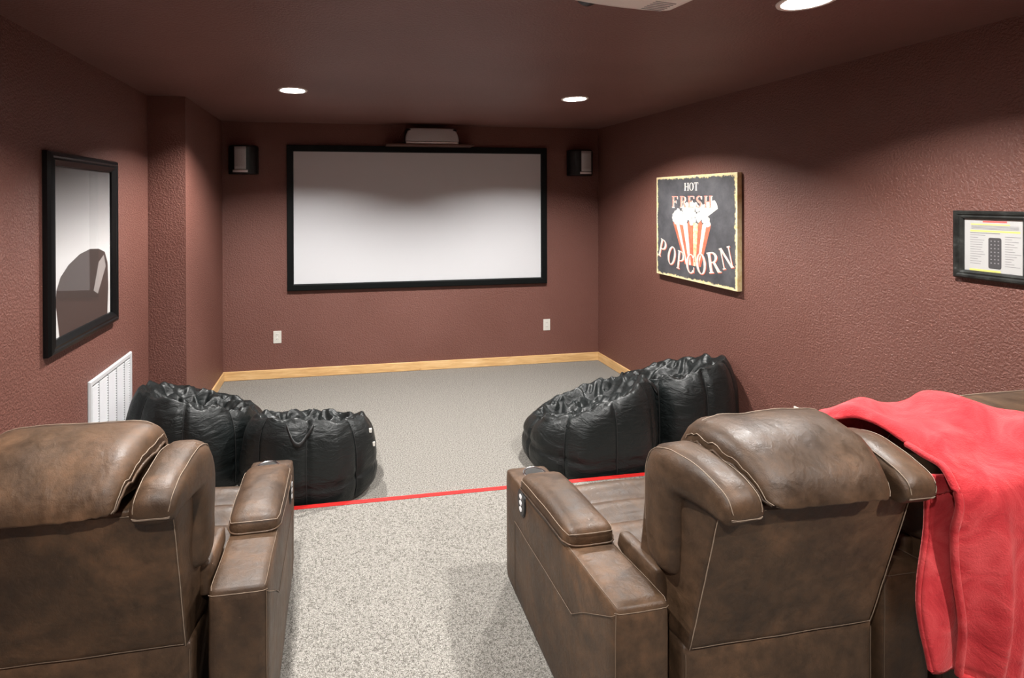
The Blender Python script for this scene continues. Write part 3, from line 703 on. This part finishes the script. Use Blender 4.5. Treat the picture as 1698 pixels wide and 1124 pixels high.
# ------------------------------------------------------------------ red throw
def blanket():
    Z_top = lambda pts, Y: max((cr(pts, k/60)[1]-60*(cr(pts, k/60)[0]-(Y-YR1))**2*8) for k in range(61))
    base = [(1.475, .74), (1.462, .90), (1.440, 1.015), (1.405, 1.055), (1.335, 1.066), (1.250, 1.064), (1.170, 1.050), (1.095, 1.020), (1.040, .965), (1.034, .870), (1.038, .760), (1.046, .640), (1.056, .540), (1.066, .440)]
    head = [(1.475, .78), (1.462, .92), (1.440, 1.005), (1.405, 1.052), (1.335, 1.100), (1.245, 1.128), (1.155, 1.114), (1.072, 1.058), (1.030, .980), (1.026, .870), (1.032, .760), (1.042, .640), (1.054, .540), (1.066, .440)]
    xl = [(1.47,), (1.475,), (1.485,), (1.50,), (1.545,), (1.575,), (1.565,), (1.552,), (1.545,), (1.548,), (1.560,), (1.580,), (1.598,), (1.612,)]
    xr = [(1.85,), (1.85,), (1.845,), (1.835,), (1.825,), (1.825,), (1.865,), (1.93,), (1.97,), (1.98,), (1.985,), (1.99,), (1.99,), (1.99,)]
    def sheet(na, nb, a0, a1, f):
        V, Fc = [], []
        for i in range(na+1):
            for j in range(nb+1): V.append(f(a0+(a1-a0)*i/na, j/nb))
        for i in range(na):
            for j in range(nb): k = i*(nb+1)+j; Fc.append((k, k+1, k+nb+2, k+nb+1))
        return V, Fc
    def outer(a, b_):
        p = cr(base, a); q = cr(head, a); x0 = cr(xl, a)[0]; x1 = cr(xr, a)[0]; X = x0+(x1-x0)*b_
        k = smooth(1.69, 1.85, X); Y = p[0]+(q[0]-p[0])*k; Z = p[1]+(q[1]-p[1])*k
        hang = smooth(.55, .95, a); top = 1-smooth(.45, .62, a)
        Z -= .035*max(0, 1-b_/.16)**2*(1-hang)*(1 if a > .12 else 0)          # edge rolls over
        Y += .045*max(0, 1-b_/.22)**1.5*smooth(.5, .7, a)                      # edge turns in behind the bolster
        ph = X*38+1.2*math.sin(a*5)
        Y += hang*(.013*math.sin(ph)+.008*math.sin(ph*2.3+1)+.010*noise.noise(Vector((X*9, a*4, 3))))
        Z += top*(.010*math.sin(X*24+a*26)+.010*noise.noise(Vector((X*12, a*9, 0))))+.010*noise.noise(Vector((X*16, a*16, 7)))*(1-hang)
        if a > .97: Z += .012*math.sin(X*20)
        return (X, Y, Z)
    v, f = sheet(110, 60, 0, 1, outer)
    o = raw('throw_blanket', v, f, 'fleece'); tag(o, 'bright red fleece throw draped over the loveseat back', 'blanket')
    s = o.modifiers.new('s', 'SOLIDIFY'); s.thickness = .012; s.offset = 1
    o.location = (0, 0, 0)
    def inner(a, b_):
        X = 1.522+.30*b_+.012*math.sin(a*7)*(1-b_); Y = 1.130-.035*b_+.010*math.sin(X*42+a*3)*a; Z = 1.0-.10*smooth(.35, .7, b_)*(1-a)-.53*a-.03*b_
        if a < .12: Z -= .02*(1-b_)
        return (X, Y, Z)
    v, f = sheet(50, 30, 0, 1, inner); i = raw('folded_layer', v, f, 'fleece', o); s = i.modifiers.new('s', 'SOLIDIFY'); s.thickness = .010
    tubes('hem', [[outer(1, j/40) for j in range(41)], [outer(.42+.58*k/60, 0) for k in range(61)]], .009, 'fleece', o, 8)
    tubes('inner_hem', [[inner(1, j/30) for j in range(31)], [inner(k/40, 0) for k in range(41)]], .008, 'fleece', o, 8)
blanket()

# ------------------------------------------------------------------ bean bags
def bean_bag(cx, cy, rx, ry, hb, tilt, tdir, seed, planes, label, dish=.08, handle=None, tagat=None):
    nth, prof = 180, [(0, 0), (.45, .0), (.72, .0), (.80, .004), (.88, .03), (.945, .09), (.985, .18), (1.0, .28), (1.0, .40), (.995, .52), (.985, .64), (.965, .75), (.935, .84), (.90, .91), (.865, .96), (.83, .995), (.79, 1.012), (.745, 1.005), (.70, .975), (.64, .94), (.56, .89), (.46, .85), (.34, .815), (.2, .80), (.06, .79)]
    m_ = 96
    def pos(th, s):
        r, z = cr(prof, s); r = max(r, 0)
        top = smooth(.58, .72, s); side = smooth(.14, .25, s)*(1-smooth(.62, .74, s))
        h = hb+tilt*math.cos(th-tdir)*min(1, r/.8)
        pan = th/(2*PI)*8; fpan = abs(pan-round(pan)); seam = math.exp(-(fpan/.055)**2)
        r *= 1-.045*seam*side+.018*math.cos(pan*2*PI+PI)*side
        zz = z*h
        hs = math.exp(-((zz-.16)/.018)**2)*side; r *= 1-.028*hs
        nv = noise.noise_vector(Vector((math.cos(th)*1.9+seed, math.sin(th)*1.9, zz*3.5)))
        r *= 1+.035*nv.x*side
        n2 = noise.noise(Vector((th*5.2+seed, zz*8, seed)))+.6*noise.noise(Vector((th*11+seed, zz*15, 3)))
        r += .009*n2*side
        gather = math.exp(-((s-.66)/.07)**2)
        wr = .9*abs(noise.noise(Vector((math.cos(th)*2.6+seed, math.sin(th)*2.6, s*3))))+.35*abs(noise.noise(Vector((math.cos(th)*6+seed, math.sin(th)*6, s*7))))
        zz += (.055*(wr-.24))*gather*smooth(.6, .66, s)
        r += .022*(wr-.2)*gather
        if s > .66:
            q = (s-.66)/.34; w2 = noise.noise(Vector((r*math.cos(th)*5+seed, r*math.sin(th)*5, seed)))
            ridg = 1-abs(noise.noise(Vector((r*math.cos(th)*6+2*seed, r*math.sin(th)*6, 5)))*2)
            zz += (.035*w2+.045*(ridg-.55))*min(1, q*4)-dish*h*.6*smooth(0, .6, q)
        x, y = cx+rx*r*math.cos(th), cy+ry*r*math.sin(th); zz = max(zz, .002)
        for (px, py, nx, ny) in planes:
            d = (x-px)*nx+(y-py)*ny
            if d > -.05:
                dd_ = d+.05; k = .05*(1-math.exp(-dd_/.05)); x += nx*(k-dd_)*1.0; y += ny*(k-dd_)*1.0
        return (x, y, zz)
    V = [pos(2*PI*i/nth, j/m_) for j in range(1, m_+1) for i in range(nth)]; Fc = []
    for j in range(m_-1):
        for i in range(nth): k = (i+1) % nth; Fc.append((j*nth+i, j*nth+k, (j+1)*nth+k, (j+1)*nth+i))
    Fc.append(tuple(range(nth))[::-1]); Fc.append(tuple((m_-1)*nth+i for i in range(nth)))
    o = raw('bean_bag', V, Fc, 'nylon'); tag(o, label, 'bean bag', 'black bean bags on the lower floor')
    def off(th, s, d): p = Vector(pos(th, s)); return p+Vector((math.cos(th), math.sin(th), 0))*d
    for q in range(8): tubes('seam', [[off(2*PI*q/8, .20+.42*k/20, .004) for k in range(21)]], .0028, 'nylon_web', o, 5)
    if handle is not None:
        n = 16; V2 = []; Fh = []
        for k in range(n+1):
            t = k/n; th = handle+.42*(t-.5); s = .605-.115*math.sin(PI*t)
            for e_ in (-.012, .012):
                p = off(th, s, .012+.016*math.sin(PI*t)); V2.append(p+Vector((0, 0, e_)))
        for k in range(n): Fh.append((2*k, 2*k+2, 2*k+3, 2*k+1))
        hstr = raw('handle_strap', V2, Fh, 'nylon_web', o); sm = hstr.modifiers.new('s', 'SOLIDIFY'); sm.thickness = .004
    if tagat:
        for s in (.43, .51):
            p = off(tagat, s, .006); mkbox('label_tag', (p.x-.008, p.x+.008, p.y-.006, p.y+.006, p.z-.012, p.z+.012), 'white_plastic', o, bev=.002)
    return o
B = {}
def mid(a, b_): # separating plane between two bag centres
    n_ = Vector((b_[0]-a[0], b_[1]-a[1])); L_ = n_.length; n_ /= L_
    return n_
c1, c2, c3, c4 = (-.165, 3.205), (-.86, 3.46), (1.615, 3.17), (2.315, 3.34)
n12 = mid(c1, c2); m12 = ((c1[0]+c2[0])/2, (c1[1]+c2[1])/2); n34 = mid(c3, c4); m34 = (c3[0]*.45+c4[0]*.55, c3[1]*.45+c4[1]*.55)
front = lambda: (0, PY+.012, 0, -1)
bean_bag(*c1, .405, .405, .395, .105, -PI/2-.25, 2.0, [(m12[0]-n12.x*.004, m12[1]-n12.y*.004, n12.x, n12.y), front()], 'black nylon bean bag with carry loop in front of the recliner arm', handle=-PI/2-.1, tagat=-.45)
bean_bag(*c2, .41, .40, .455, .12, -PI/2-.9, 7.0, [(m12[0]+n12.x*.004, m12[1]+n12.y*.004, -n12.x, -n12.y), (XL+.03, 0, -1, 0), front()], 'taller black nylon bean bag against left wall beside the air vent')
bean_bag(*c3, .43, .39, .41, .150, -.60, 11.0, [(m34[0]-n34.x*.004, m34[1]-n34.y*.004, n34.x, n34.y), front()], 'black quilted bean bag with slanting top beyond the loveseat seat', handle=-.35)
bean_bag(*c4, .43, .42, .49, .12, -.9, 17.0, [(m34[0]+n34.x*.004, m34[1]+n34.y*.004, -n34.x, -n34.y), (XR-.004, 0, 1, 0), front()], 'tall black quilted bean bag leaning by right wall under the sign')
